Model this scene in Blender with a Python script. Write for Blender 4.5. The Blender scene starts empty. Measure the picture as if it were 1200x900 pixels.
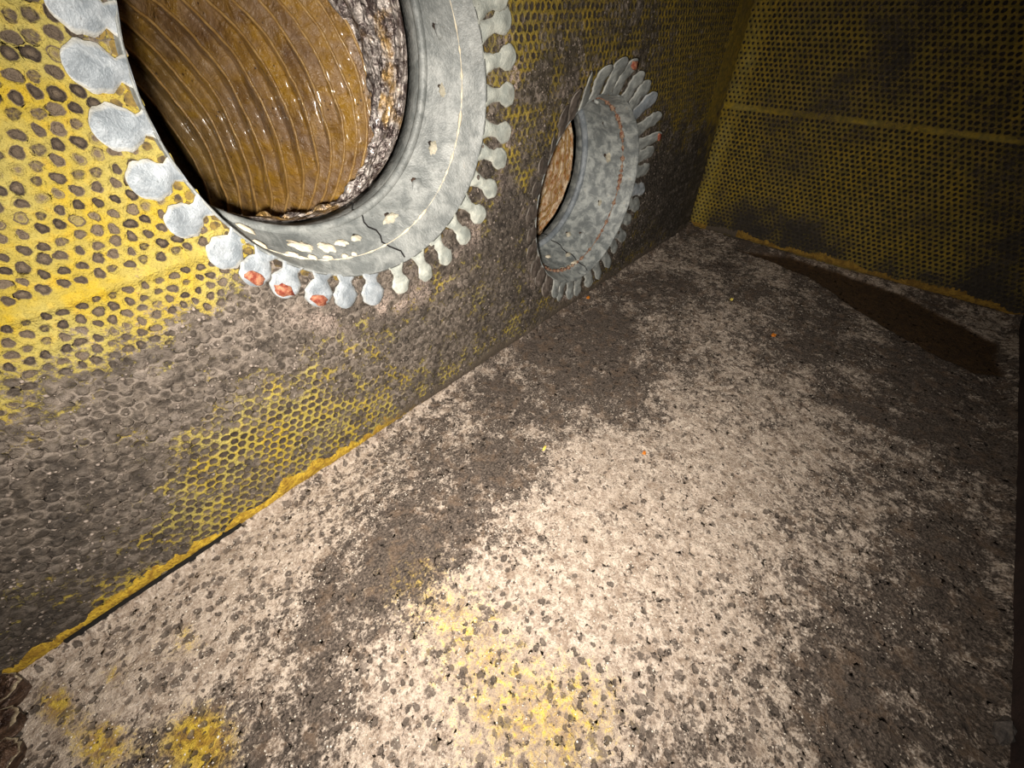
import bpy, math, random
import numpy as np
from mathutils import Vector, Matrix
random.seed(7); rng = np.random.default_rng(7)
S = 0.45                      # metres per design unit (camera stands one unit above the duct floor)
scene = bpy.context.scene
COL = scene.collection

# ---------------------------------------------------------------- camera
CAM = Vector((0, 0, 1.0))
Rr = Vector((0.67835, -0.73473, -0.00411)); Ru = Vector((0.50554, 0.46267, 0.72827)); Rf = Vector((0.53317, 0.4961, -0.68528))
cd = bpy.data.cameras.new('camera'); cam = bpy.data.objects.new('camera', cd); COL.objects.link(cam)
cd.sensor_width = 36; cd.lens = 474.34/1200*36; cd.clip_start = 0.005; cd.clip_end = 50
M = Matrix((Rr, Ru, -Rf)).transposed().to_4x4(); M.translation = CAM*S
cam.matrix_world = M
scene.camera = cam
# ---------------------------------------------------------------- world, flash lamp, exposure
w = bpy.data.worlds.new('world'); scene.world = w; w.use_nodes = True
w.node_tree.nodes['Background'].inputs[0].default_value = (0.03, 0.03, 0.03, 1)
w.node_tree.nodes['Background'].inputs[1].default_value = 0.0
ld = bpy.data.lights.new('phone_flash', 'SPOT'); flash = bpy.data.objects.new('phone_flash', ld); COL.objects.link(flash)
ld.energy = 29.0; ld.color = (1.0, 0.93, 0.84); ld.spot_size = math.radians(141); ld.spot_blend = 1.0; ld.shadow_soft_size = 0.008
fp = CAM - Rr*0.035 - Ru*0.045 + Rf*0.0
flash.location = fp*S
aim = (Rf*1.0 + -Rr*0.05 + Ru*0.02)
flash.rotation_euler = aim.to_track_quat('-Z', 'Y').to_euler()
scene.view_settings.view_transform = 'Standard'; scene.view_settings.look = 'None'
scene.view_settings.gamma = 1.0; scene.view_settings.use_curve_mapping = False
scene.view_settings.exposure = 0.0

# ---------------------------------------------------------------- numpy noise
def _h(ix, iy, seed):
    n = (ix.astype(np.int64)*374761393 + iy.astype(np.int64)*668265263 + seed*982451653) & 0x7fffffff
    n = ((n ^ (n >> 13))*1274126177) & 0x7fffffff
    n = n ^ (n >> 16)
    return (n & 0xffff)/65535.0
def vnoise(x, y, seed=0):
    ix = np.floor(x); iy = np.floor(y); fx = x-ix; fy = y-iy
    fx = fx*fx*(3-2*fx); fy = fy*fy*(3-2*fy)
    a = _h(ix, iy, seed); b = _h(ix+1, iy, seed); c = _h(ix, iy+1, seed); d = _h(ix+1, iy+1, seed)
    return (a*(1-fx)+b*fx)*(1-fy)+(c*(1-fx)+d*fx)*fy
def fbm(x, y, sc, oct=4, seed=0):
    s = 0; a = 1; t = 0
    for i in range(oct):
        s = s + a*vnoise(x*sc+17.3*i, y*sc-9.1*i, seed+i); t += a; a *= .5; sc *= 2
    return s/t
def blobs(L, x, y, k=0.8):
    r = np.zeros_like(x)
    for (u, v, a, b, c, wt) in L:
        du = x-u; dv = y-v
        r = r + wt*np.exp(-k*(a*du*du+2*b*du*dv+c*dv*dv))
    return r
def sstep(a, b, x):
    t = np.clip((x-a)/(b-a), 0, 1); return t*t*(3-2*t)

WALL_DIRT_POS=[(0.173,0.431,38.6,-0.8,25.4,0.90),(0.003,0.444,76.0,-11.5,43.0,0.90),(-0.224,0.363,63.4,-17.7,27.9,1.00),(-0.393,0.209,87.2,-28.9,31.1,1.00),(-0.115,0.362,157.4,-31.6,72.6,0.90),(0.417,0.319,20.0,3.8,15.1,0.70),(0.780,0.353,24.3,10.7,30.2,0.90),(0.980,0.637,30.3,15.5,72.9,0.80),(1.004,0.450,25.9,15.3,48.0,1.00),(0.169,0.954,505.0,-246.9,754.3,0.60),(-0.245,0.117,138.2,-28.1,43.5,0.40),(1.143,0.127,18.2,12.4,25.2,0.90),(1.999,0.427,6.8,9.0,31.0,1.00),(2.397,0.072,4.6,6.7,17.4,1.00),(1.011,0.840,33.6,11.8,116.1,0.60),(1.319,0.894,13.7,7.0,71.5,0.40),(-0.330,0.379,135.3,-49.3,60.4,1.00),(0.159,0.530,152.1,-11.6,114.4,0.80),(0.328,0.447,90.2,8.0,73.1,0.90),(0.649,0.189,38.5,14.0,32.5,0.50),]
WALL_CLEAN_NEG=[(0.002,0.782,76.4,-30.5,73.4,1.00),(-0.118,0.681,153.9,-61.4,115.3,1.00),(0.099,0.667,163.1,-34.7,142.6,1.00),(0.043,0.910,225.3,-117.4,276.0,0.70),(0.039,0.251,89.8,-4.9,39.9,0.45),(-0.113,0.207,118.4,-17.1,44.1,0.50),(0.156,0.279,104.5,1.8,54.4,0.35),(0.341,0.242,69.0,10.5,42.5,0.30),(0.049,0.829,107.0,-44.1,115.7,0.60),(2.563,0.699,2.4,4.3,25.3,0.50),(1.071,0.974,53.3,8.5,243.5,0.50),]
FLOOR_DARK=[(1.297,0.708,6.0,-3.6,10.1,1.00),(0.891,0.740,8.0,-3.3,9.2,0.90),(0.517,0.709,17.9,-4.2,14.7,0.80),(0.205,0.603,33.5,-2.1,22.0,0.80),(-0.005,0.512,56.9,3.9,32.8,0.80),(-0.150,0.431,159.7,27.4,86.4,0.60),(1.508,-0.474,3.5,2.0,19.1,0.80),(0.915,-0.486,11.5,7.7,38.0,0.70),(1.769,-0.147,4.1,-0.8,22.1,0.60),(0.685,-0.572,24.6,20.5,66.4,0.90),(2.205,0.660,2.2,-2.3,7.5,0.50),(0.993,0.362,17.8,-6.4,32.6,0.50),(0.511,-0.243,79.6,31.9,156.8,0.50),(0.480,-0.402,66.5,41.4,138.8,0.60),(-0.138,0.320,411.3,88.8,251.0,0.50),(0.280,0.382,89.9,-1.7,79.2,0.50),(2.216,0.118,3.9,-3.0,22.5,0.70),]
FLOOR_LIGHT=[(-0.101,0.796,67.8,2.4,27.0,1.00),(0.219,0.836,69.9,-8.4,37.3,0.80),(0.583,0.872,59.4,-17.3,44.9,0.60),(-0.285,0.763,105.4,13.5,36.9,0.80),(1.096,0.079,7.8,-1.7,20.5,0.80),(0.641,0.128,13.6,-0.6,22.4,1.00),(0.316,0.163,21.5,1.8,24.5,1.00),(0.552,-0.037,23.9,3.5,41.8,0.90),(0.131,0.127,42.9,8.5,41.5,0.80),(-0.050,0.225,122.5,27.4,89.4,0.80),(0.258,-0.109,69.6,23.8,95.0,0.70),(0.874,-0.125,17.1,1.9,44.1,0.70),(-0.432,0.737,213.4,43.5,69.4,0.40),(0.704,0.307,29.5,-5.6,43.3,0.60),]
FLOOR_YELLOW=[(-0.329,0.491,532.3,125.2,234.2,1.00),(-0.503,0.763,1838.6,422.7,564.1,0.90),(-0.455,0.619,1093.4,274.2,393.4,0.90),(-0.289,0.693,1424.6,211.8,531.0,0.60),(-0.411,0.735,3241.1,630.5,1068.7,0.60),(0.084,0.061,66.6,17.9,65.2,0.55),(0.114,0.411,86.7,4.3,62.3,0.45),(0.148,0.243,140.5,16.4,123.4,0.30),(0.225,-0.016,115.8,31.0,140.9,0.30),(-0.356,0.743,1572.6,262.3,532.8,0.30),]
BACK_DIRT=[(0.628,0.782,22.4,-8.0,34.3,0.70),(0.156,0.861,24.1,-12.7,32.9,0.50),(-0.166,0.653,36.9,-19.2,41.1,0.60),(0.489,0.177,22.6,-3.8,23.4,0.60),(-0.104,0.128,27.0,-8.6,22.6,0.50),(-0.399,0.146,37.8,-15.4,30.2,0.70),(0.223,0.435,25.2,-8.2,27.5,-0.30),(0.801,0.529,60.7,-12.0,86.0,-0.80),(0.845,0.863,43.0,-14.4,74.9,-0.90),(0.714,0.978,55.7,-24.2,98.3,-0.50),(0.674,0.310,131.1,-20.5,156.2,-0.50),(-0.057,0.386,32.7,-12.6,32.1,-0.20),]

# ---------------------------------------------------------------- object helpers
def tag(o, label=None, cat=None, group=None, kind=None):
    if label: o['label'] = label
    if cat: o['category'] = cat
    if group: o['group'] = group
    if kind: o['kind'] = kind
    return o
def link(name, me, mat=None, parent=None):
    o = bpy.data.objects.new(name, me); COL.objects.link(o)
    if mat: me.materials.append(mat)
    if parent:
        o.parent = parent
        o.matrix_parent_inverse = Matrix.Translation(-parent.location)
    return o
def mesh(name, V, F, mat, parent=None, smooth=True, attrs=None):
    me = bpy.data.meshes.new(name)
    V = np.asarray(V, dtype=np.float64)*S
    me.from_pydata(V.tolist(), [], F)
    if smooth: me.polygons.foreach_set('use_smooth', [True]*len(me.polygons))
    for k, a in (attrs or {}).items():
        at = me.attributes.new(k, 'FLOAT', 'POINT'); at.data.foreach_set('value', np.asarray(a, dtype=np.float32))
    me.update()
    return link(name, me, mat, parent)
def bigmesh(name, V, quads, tris, mat, attrs):
    me = bpy.data.meshes.new(name)
    V = np.asarray(V, dtype=np.float32)*S
    nq, nt = len(quads), len(tris)
    me.vertices.add(len(V)); me.vertices.foreach_set('co', V.ravel())
    me.loops.add(nq*4+nt*3); me.loops.foreach_set('vertex_index', np.concatenate([quads.ravel(), tris.ravel()]).astype(np.int32))
    me.polygons.add(nq+nt)
    me.polygons.foreach_set('loop_start', np.concatenate([np.arange(nq)*4, nq*4+np.arange(nt)*3]).astype(np.int32))
    me.polygons.foreach_set('use_smooth', np.ones(nq+nt, dtype=bool))
    me.update(calc_edges=True); me.validate()
    for k, a in attrs.items():
        at = me.attributes.new(k, 'FLOAT', 'POINT'); at.data.foreach_set('value', np.asarray(a, dtype=np.float32))
    return link(name, me, mat)
def empty(name, loc):
    o = bpy.data.objects.new(name, None); COL.objects.link(o); o.location = Vector(loc)*S; o.empty_display_size = .02
    return o
def box(x0, x1, y0, y1, z0, z1):
    V = [(x, y, z) for x in (x0, x1) for y in (y0, y1) for z in (z0, z1)]
    return V, [(0,1,3,2),(4,6,7,5),(0,4,5,1),(2,3,7,6),(0,2,6,4),(1,5,7,3)]

# ---------------------------------------------------------------- node helpers
def lin(c): return tuple(((v+0.055)/1.055)**2.4 if v > .04045 else v/12.92 for v in c)+(1,)
class NT:
    def __init__(s, name):
        s.m = bpy.data.materials.new(name); s.m.use_nodes = True; s.t = s.m.node_tree
        s.b = s.t.nodes['Principled BSDF']
        s.co = s.t.nodes.new('ShaderNodeTexCoord').outputs['Object']
    def n(s, t, **k):
        x = s.t.nodes.new(t)
        for a, v in k.items(): setattr(x, a, v)
        return x
    def put(s, sock, v):
        if isinstance(v, bpy.types.NodeSocket): s.t.links.new(v, sock)
        elif v is not None:
            sock.default_value = v
    def at(s, name): return s.n('ShaderNodeAttribute', attribute_name=name).outputs['Fac']
    def mth(s, op, a, b=0.0, c=None, clamp=False):
        x = s.n('ShaderNodeMath', operation=op, use_clamp=clamp); s.put(x.inputs[0], a); s.put(x.inputs[1], b)
        if c is not None: s.put(x.inputs[2], c)
        return x.outputs[0]
    def noise(s, sc, det=4, rough=.55, dist=0, vec=None):
        x = s.n('ShaderNodeTexNoise'); s.put(x.inputs['Vector'], vec or s.co); x.inputs['Scale'].default_value = sc/S
        x.inputs['Detail'].default_value = det; x.inputs['Roughness'].default_value = rough; x.inputs['Distortion'].default_value = dist
        return x.outputs['Fac']
    def vor(s, sc, out='Distance', rnd=1, vec=None, feat='F1'):
        x = s.n('ShaderNodeTexVoronoi', feature=feat); s.put(x.inputs['Vector'], vec or s.co); x.inputs['Scale'].default_value = sc/S
        x.inputs['Randomness'].default_value = rnd
        return x.outputs[out]
    def step(s, v, a, b, lo=0., hi=1.):
        x = s.n('ShaderNodeMapRange', interpolation_type='SMOOTHSTEP'); s.put(x.inputs[0], v)
        for i, q in enumerate((a, b, lo, hi)): x.inputs[i+1].default_value = q
        return x.outputs[0]
    def mix(s, f, a, b):
        x = s.n('ShaderNodeMix', data_type='RGBA'); s.put(x.inputs[0], f)
        s.put(x.inputs[6], lin(a) if isinstance(a, tuple) else a); s.put(x.inputs[7], lin(b) if isinstance(b, tuple) else b)
        return x.outputs[2]
    def bump(s, h, dist, strength=1.0, nrm=None):
        x = s.n('ShaderNodeBump'); s.put(x.inputs['Height'], h); x.inputs['Distance'].default_value = dist*S; x.inputs['Strength'].default_value = strength
        if nrm: s.put(x.inputs['Normal'], nrm)
        return x.outputs[0]
    def out(s, col, rough=.7, nrm=None, metal=0., **k):
        s.put(s.b.inputs['Base Color'], lin(col) if isinstance(col, tuple) else col)
        s.put(s.b.inputs['Roughness'], rough); s.put(s.b.inputs['Metallic'], metal)
        if nrm: s.put(s.b.inputs['Normal'], nrm)
        for a, v in k.items(): s.put(s.b.inputs[a.replace('_', ' ')], v)
        return s.m

# ---------------------------------------------------------------- materials
def mat_liner(name, ydark=0.0, back=False):
    """perforated yellow duct facing, webs between holes, grey-brown dust where it has settled"""
    s = NT(name)
    pit, dirt, rnd, cell = s.at('pit'), s.at('dirt'), s.at('rnd'), s.at('pale')
    n1 = s.noise(9, 4); n2 = s.noise(55, 5, .6); n3 = s.noise(220, 3, .6)
    y = s.mix(s.step(n1, .35, .65), (.70, .60, .11), (.68, .63, .34))
    y = s.mix(s.step(n2, .60, .40, 0, .5), y, (.56, .50, .25))
    y = s.mix(s.step(n2, .45, .75, 0, .55), y, (.68, .53, .12))
    y = s.mix(s.step(n3, .5, .8, 0, .4), y, (.50, .44, .20))
    # pits: brown, grey-brown, some nearly yellow and shallow
    pc = s.mix(rnd, (.17, .13, .10), (.46, .40, .33))
    pc = s.mix(s.step(rnd, .80, .97, 0, .6), pc, (.66, .60, .26))
    pm = s.mth('ADD', pit, s.mth('MULTIPLY', s.mth('SUBTRACT', n3, .5), .7))
    col = s.mix(s.step(pm, .25, .70), y, pc)
    # far paints flash falloff into yellow, pits and dust; then the dust itself
    far = s.at('far')
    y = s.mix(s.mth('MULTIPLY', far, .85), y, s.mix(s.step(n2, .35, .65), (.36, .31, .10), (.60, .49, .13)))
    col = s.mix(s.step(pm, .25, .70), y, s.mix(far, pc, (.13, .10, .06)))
    d1 = s.mix(s.step(n2, .35, .7), (.21, .18, .15), (.48, .435, .39))
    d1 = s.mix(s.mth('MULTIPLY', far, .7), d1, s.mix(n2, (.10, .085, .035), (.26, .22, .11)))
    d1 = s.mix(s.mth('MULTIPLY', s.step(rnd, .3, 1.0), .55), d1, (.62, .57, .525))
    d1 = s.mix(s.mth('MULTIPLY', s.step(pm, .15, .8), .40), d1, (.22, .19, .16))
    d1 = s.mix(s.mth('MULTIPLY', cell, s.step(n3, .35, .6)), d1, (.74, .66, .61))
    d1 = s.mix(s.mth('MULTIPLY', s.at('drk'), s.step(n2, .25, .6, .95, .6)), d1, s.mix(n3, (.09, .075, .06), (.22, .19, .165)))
    dd = s.mth('ADD', dirt, s.mth('MULTIPLY', s.mth('SUBTRACT', n2, .5), 1.1))
    dd = s.mth('ADD', dd, s.mth('MULTIPLY', s.mth('SUBTRACT', n3, .5), .8))
    col = s.mix(s.step(dd, .30, .80), col, d1)
    spark = s.step(s.vor(120), .10, .05)
    b = s.bump(n3, .006, .7); b = s.bump(n2, .008, .5, b)
    return s.out(col, s.mth('SUBTRACT', .78, s.mth('MULTIPLY', spark, .4)), b)

def mat_floor():
    s = NT('dusty_liner_floor')
    lum, yel, brn, pit, rnd = s.at('lum'), s.at('yel'), s.at('brown'), s.at('pit'), s.at('rnd')
    n1 = s.noise(14, 5, .6); n2 = s.noise(48, 5, .65, .6); n3 = s.noise(190, 4, .7); n4 = s.noise(520, 2)
    cream = s.mix(s.step(n2, .35, .66), (.66, .585, .52), (.87, .80, .73))
    cream = s.mix(s.step(n3, .50, .72, 0, .8), cream, (.93, .885, .84))
    cream = s.mix(s.step(n3, .48, .33, 0, .6), cream, (.42, .36, .315))
    dark = s.mix(s.step(n3, .35, .68), (.235, .20, .175), (.50, .445, .40))
    dark = s.mix(s.step(n2, .60, .75, 0, .6), dark, (.64, .58, .535))
    f = s.mth('ADD', lum, s.mth('MULTIPLY', s.mth('SUBTRACT', n2, .5), 2.0))
    f = s.mth('ADD', f, s.mth('MULTIPLY', s.mth('SUBTRACT', n1, .5), 2.0))
    f = s.mth('ADD', f, s.mth('MULTIPLY', s.mth('SUBTRACT', n3, .5), 1.5))
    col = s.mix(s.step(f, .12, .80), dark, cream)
    tan = s.noise(24, 4, .6, .5); col = s.mix(s.step(tan, .48, .66, 0, .50), col, (.50, .41, .33))
    # yellow facing showing through
    yc = s.mix(s.step(n2, .4, .65), (.66, .50, .12), (.88, .75, .22))
    yf = s.mth('ADD', yel, s.mth('MULTIPLY', s.mth('SUBTRACT', n2, .5), .9)); yf = s.mth('ADD', yf, s.mth('MULTIPLY', s.mth('SUBTRACT', n3, .5), .9))
    col = s.mix(s.step(yf, .30, .75, 0, .9), col, yc)
    # round dark spots: the half-buried perforations plus loose ones
    v = s.n('ShaderNodeTexVoronoi', feature='F1'); v.inputs['Scale'].default_value = 44/S
    wv = s.n('ShaderNodeVectorMath', operation='ADD'); s.put(wv.inputs[0], s.co)
    spa = s.at('spot'); nn = s.n('ShaderNodeTexNoise'); nn.inputs['Scale'].default_value = 90/S; s.put(nn.inputs['Vector'], s.co)
    sc = s.n('ShaderNodeVectorMath', operation='SCALE'); s.put(sc.inputs[0], nn.outputs['Color']); sc.inputs['Scale'].default_value = .012*S*2
    s.put(wv.inputs[1], sc.outputs[0]); s.put(v.inputs['Vector'], wv.outputs[0])
    sep = s.n('ShaderNodeSeparateColor'); s.put(sep.inputs[0], v.outputs['Color'])
    rad = s.mth('MULTIPLY', s.mth('SUBTRACT', sep.outputs[0], s.step(spa, 0, 1, .88, .35)), .95)
    sp = s.step(s.mth('SUBTRACT', rad, v.outputs['Distance']), -.02, .10)
    col = s.mix(s.mth('MULTIPLY', sp, .7), col, s.mix(sep.outputs[1], (.19, .155, .135), (.46, .405, .365)))
    pm = s.mth('ADD', pit, s.mth('MULTIPLY', s.mth('SUBTRACT', n3, .5), .8))
    col = s.mix(s.step(pm, .3, .7, 0, .82), col, s.mix(rnd, (.19, .16, .14), (.42, .37, .33)))
    bc = s.mix(s.step(n2, .35, .7), (.25, .17, .085), (.36, .26, .13))
    col = s.mix(brn, col, bc)
    spark = s.mth('MULTIPLY', s.step(s.vor(210), .16, .08), s.step(n1, .3, .6))
    hgt = s.mth('ADD', s.mth('MULTIPLY', n3, .9), s.mth('MULTIPLY', n2, 1.2))
    hgt = s.mth('SUBTRACT', hgt, s.mth('MULTIPLY', sp, .5))
    b = s.bump(hgt, .012, .75); b = s.bump(n4, .003, .6, b)
    return s.out(col, s.mth('SUBTRACT', .80, s.mth('MULTIPLY', spark, .45)), b)

def mat_plain(name, c1, c2, rough=.7, sc=30, metal=0., bd=.004, **k):
    s = NT(name); n = s.noise(sc, 5, .6); n3 = s.noise(sc*5, 3)
    col = s.mix(s.step(n, .35, .68), c1, c2); col = s.mix(s.step(n3, .55, .75, 0, .35), col, tuple(v*.55 for v in c1))
    return s.out(col, rough, s.bump(n3, bd, .5), metal, **k)
def mat_zinc(name, c1, c2, stain=.0, sc=22):
    s = NT(name); n = s.noise(sc, 6, .65, .4); n2 = s.noise(sc*.35, 3); n3 = s.noise(sc*9, 3); e = s.at('edge')
    col = s.mix(s.step(n, .38, .66), c1, c2)
    col = s.mix(s.step(n2, .48, .70, 0, .5), col, tuple(v*.80 for v in c1))
    col = s.mix(s.step(n3, .62, .74, 0, .5), col, (.30, .28, .25))
    col = s.mix(s.step(n, .665, .72, 0, stain), col, (.62, .47, .30))
    col = s.mix(s.mth('MULTIPLY', e, .75), col, (.88, .86, .80))
    return s.out(col, .5, s.bump(s.mth('ADD', n, s.mth('MULTIPLY', n3, .3)), .008, .55), .08)

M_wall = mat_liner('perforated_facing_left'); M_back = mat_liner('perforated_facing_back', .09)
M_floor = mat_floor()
M_zinc = mat_zinc('weathered_zinc', (.44, .455, .45), (.60, .61, .60), .12)
M_zinc_dark = mat_zinc('weathered_zinc_far', (.46, .48, .48), (.70, .715, .70), .45, 30)
M_tab = mat_zinc('zinc_tab', (.48, .51, .535), (.63, .655, .675), .0, 30)
M_tabw = mat_zinc('sealed_tab', (.60, .62, .595), (.76, .77, .73), .15, 30)
M_tab2 = mat_zinc('zinc_tab_far', (.46, .475, .47), (.62, .635, .62), .35, 34)
M_tabdust = mat_zinc('dust_covered_tab', (.30, .265, .24), (.46, .42, .39), .3, 40)
M_cream = mat_plain('cream_sealant', (.80, .755, .66), (.90, .86, .77), .6, 40)
M_rust = mat_plain('red_rust', (.46, .17, .10), (.72, .50, .38), .75, 90)
M_ytrim = mat_plain('yellow_fibre_edge', (.66, .50, .06), (.80, .66, .18), .85, 45, bd=.01)
M_band = mat_plain('yellow_seam', (.80, .70, .20), (.86, .79, .42), .75, 25)
M_darkmetal = mat_plain('dark_dirty_metal', (.10, .075, .065), (.19, .15, .13), .8, 12)
M_redbrown = mat_plain('red_brown_side', (.15, .10, .09), (.22, .16, .14), .85, 14)
M_black = mat_plain('black_gap', (.03, .025, .02), (.05, .04, .03), .9, 30)
M_dust = mat_plain('pale_dust', (.55, .48, .43), (.74, .67, .62), .9, 60)

M_dab = mat_plain('grey_cream_dab', (.62, .60, .53), (.80, .77, .69), .6, 60)
M_hole = mat_plain('dark_rusty_hole', (.12, .09, .07), (.30, .22, .17), .8, 90)
def mat_film():
    s = NT('amber_duct_film'); v = s.at('along'); sil = s.at('silver')
    vec = s.n('ShaderNodeCombineXYZ'); s.put(vec.inputs[0], s.mth('MULTIPLY', v, 1.6*S)); s.put(vec.inputs[1], s.mth('MULTIPLY', s.at('ca'), .13*S)); s.put(vec.inputs[2], s.mth('MULTIPLY', s.at('sa'), .13*S))
    st = s.noise(38, 4, .6, .5, vec.outputs[0])
    n = s.noise(7, 4, .6); n2 = s.noise(38, 5, .65, .8); n3 = s.noise(130, 3)
    col = s.mix(s.step(n, .32, .68), (.42, .31, .21), (.66, .50, .17))
    col = s.mix(s.step(st, .40, .65, 0, .7), col, (.60, .49, .38))
    col = s.mix(s.mth('MULTIPLY', s.step(v, .45, .75), .7), col, s.mix(n2, (.40, .33, .13), (.56, .47, .17)))
    sc = s.mix(s.step(n2, .40, .62), (.36, .31, .30), (.85, .81, .78))
    sc = s.mix(s.step(n, .55, .66, 0, .7), sc, (.74, .58, .28))
    col = s.mix(s.mth('MULTIPLY', sil, s.step(s.mth('ADD', sil, n2), .7, 1.1)), col, sc)
    spots = s.step(s.vor(60), .22, .14)
    spots = s.mth('MULTIPLY', spots, s.step(s.noise(10, 3), .50, .62))
    col = s.mix(s.mth('MULTIPLY', spots, .8), col, (.13, .08, .06))
    b = s.bump(st, .035, .55); b = s.bump(s.mth('ADD', n2, s.mth('MULTIPLY', n3, .25)), .020, .5, b)
    return s.out(col, s.step(n2, .3, .7, .20, .42), b, s.mth('MULTIPLY', sil, .55), Coat_Weight=.6, Coat_Roughness=.12)
M_film = mat_film()
M_film2 = mat_plain('cream_amber_film', (.66, .44, .20), (.95, .88, .76), .3, 34, bd=.02)
M_wire = mat_plain('amber_wire_sheath', (.60, .46, .26), (.72, .58, .36), .2, 40, Coat_Weight=.6)
def mat_foil(name='brown_crumpled_foil', c=((.20, .13, .10), (.42, .33, .27))):
    s = NT(name); n = s.noise(40, 5, .6, 1.0); e = s.at('edge')
    col = s.mix(s.step(n, .35, .65), *c); col = s.mix(e, col, (.80, .74, .62))
    return s.out(col, .3, s.bump(n, .03, .8), .3)
M_foil = mat_foil()

# ---------------------------------------------------------------- perforated sheets
P, DZ = 0.0215, 0.0187
def lattice(name, u0, u1, v0, v1, keep, fields, to3, mat, depth=.006, jit=.0, rbase=.0064, wamp=1.0):
    """sheet of hexagonal cells, each with a round rimmed pit; to3(u, v, h) places it, h = height above the sheet"""
    nj = int((v1-v0)/DZ)+1; ni = int((u1-u0)/P)+1
    J, I = np.meshgrid(np.arange(nj), np.arange(ni), indexing='ij')
    kj = J.ravel(); ki = 2*I.ravel()+(J.ravel() % 2)
    cu = u0+ki*P/2; cv = v0+kj*DZ
    k = keep(cu, cv); kj, ki, cu, cv = kj[k], ki[k], cu[k], cv[k]; n = len(cu)
    ang = np.arange(12)*math.pi/6
    ku = np.array([2, 2, 1, 0, -1, -2, -2, -2, -1, 0, 1, 2]); kv = np.array([0, 2, 3, 4, 3, 2, 0, -2, -3, -4, -3, -2])
    KU = ki[:, None]*2+ku; KV = kj[:, None]*6+kv
    key = KU.astype(np.int64)*1000003+KV
    uq, first, inv = np.unique(key.ravel(), return_index=True, return_inverse=True); inv = inv.reshape(n, 12)
    ou = u0+KU.ravel()[first]*P/4; ov = v0+KV.ravel()[first]*DZ/6
    r = rng.random((n, 6)); F = fields(cu, cv, r)
    cen_u = cu+(r[:, 0]-.5)*jit*P; cen_v = cv+(r[:, 1]-.5)*jit*P
    rad = rbase*F['size']; el = 1+(r[:, 2]-.5)*.35; wob = r[:, 3:4]*6.28
    rr = rad[:, None]*(1+wamp*(.10*np.sin(2*ang+wob)+.07*np.sin(3*ang+2*wob)+.04*np.sin(5*ang+3*wob)))
    rr = np.minimum(rr, P*.46)
    def ring(f): return cen_u[:, None]+rr*f*np.cos(ang)*el[:, None], cen_v[:, None]+rr*f*np.sin(ang)
    a_u, a_v = ring(1.0); b_u, b_v = ring(.72)
    U = np.concatenate([ou, a_u.ravel(), b_u.ravel(), cen_u]); Vv = np.concatenate([ov, a_v.ravel(), b_v.ravel(), cen_v])
    pd = F['depth']*depth
    H = np.concatenate([np.zeros(len(ou)), np.zeros(12*n), np.repeat(-pd*.8, 12), -pd])
    m = len(ou)
    pit = np.concatenate([np.zeros(m), np.repeat(F['show']*.35, 12), np.repeat(F['show'], 12), F['show']])
    own = np.zeros(m); own[inv.ravel()] = np.repeat(F['rnd'], 12)
    RND = np.concatenate([own, np.repeat(F['rnd'], 24), F['rnd']])
    A = {'pit': pit, 'rnd': RND}
    G = F['post'](U, Vv)
    H = H+G.pop('h'); A.update(G)
    i0 = m+np.arange(n)[:, None]*12; a = i0+np.arange(12); b = a+12*n; c = (m+24*n+np.arange(n))[:, None]
    nx = np.roll(np.arange(12), -1)
    q1 = np.stack([inv, inv[:, nx], a[:, nx], a], -1).reshape(-1, 4)
    q2 = np.stack([a, a[:, nx], b[:, nx], b], -1).reshape(-1, 4)
    t = np.stack([b, b[:, nx], np.broadcast_to(c, b.shape)], -1).reshape(-1, 3)
    X = to3(U, Vv, H)
    return bigmesh(name, X, np.concatenate([q1, q2]), t, mat, A)

W = 0.872; BX = 2.54; RY = -0.605; TOP = 1.45; FX = -0.95
C1 = (.499, .862); R1 = .346; C2 = (1.382, .457); R2 = .324

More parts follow.
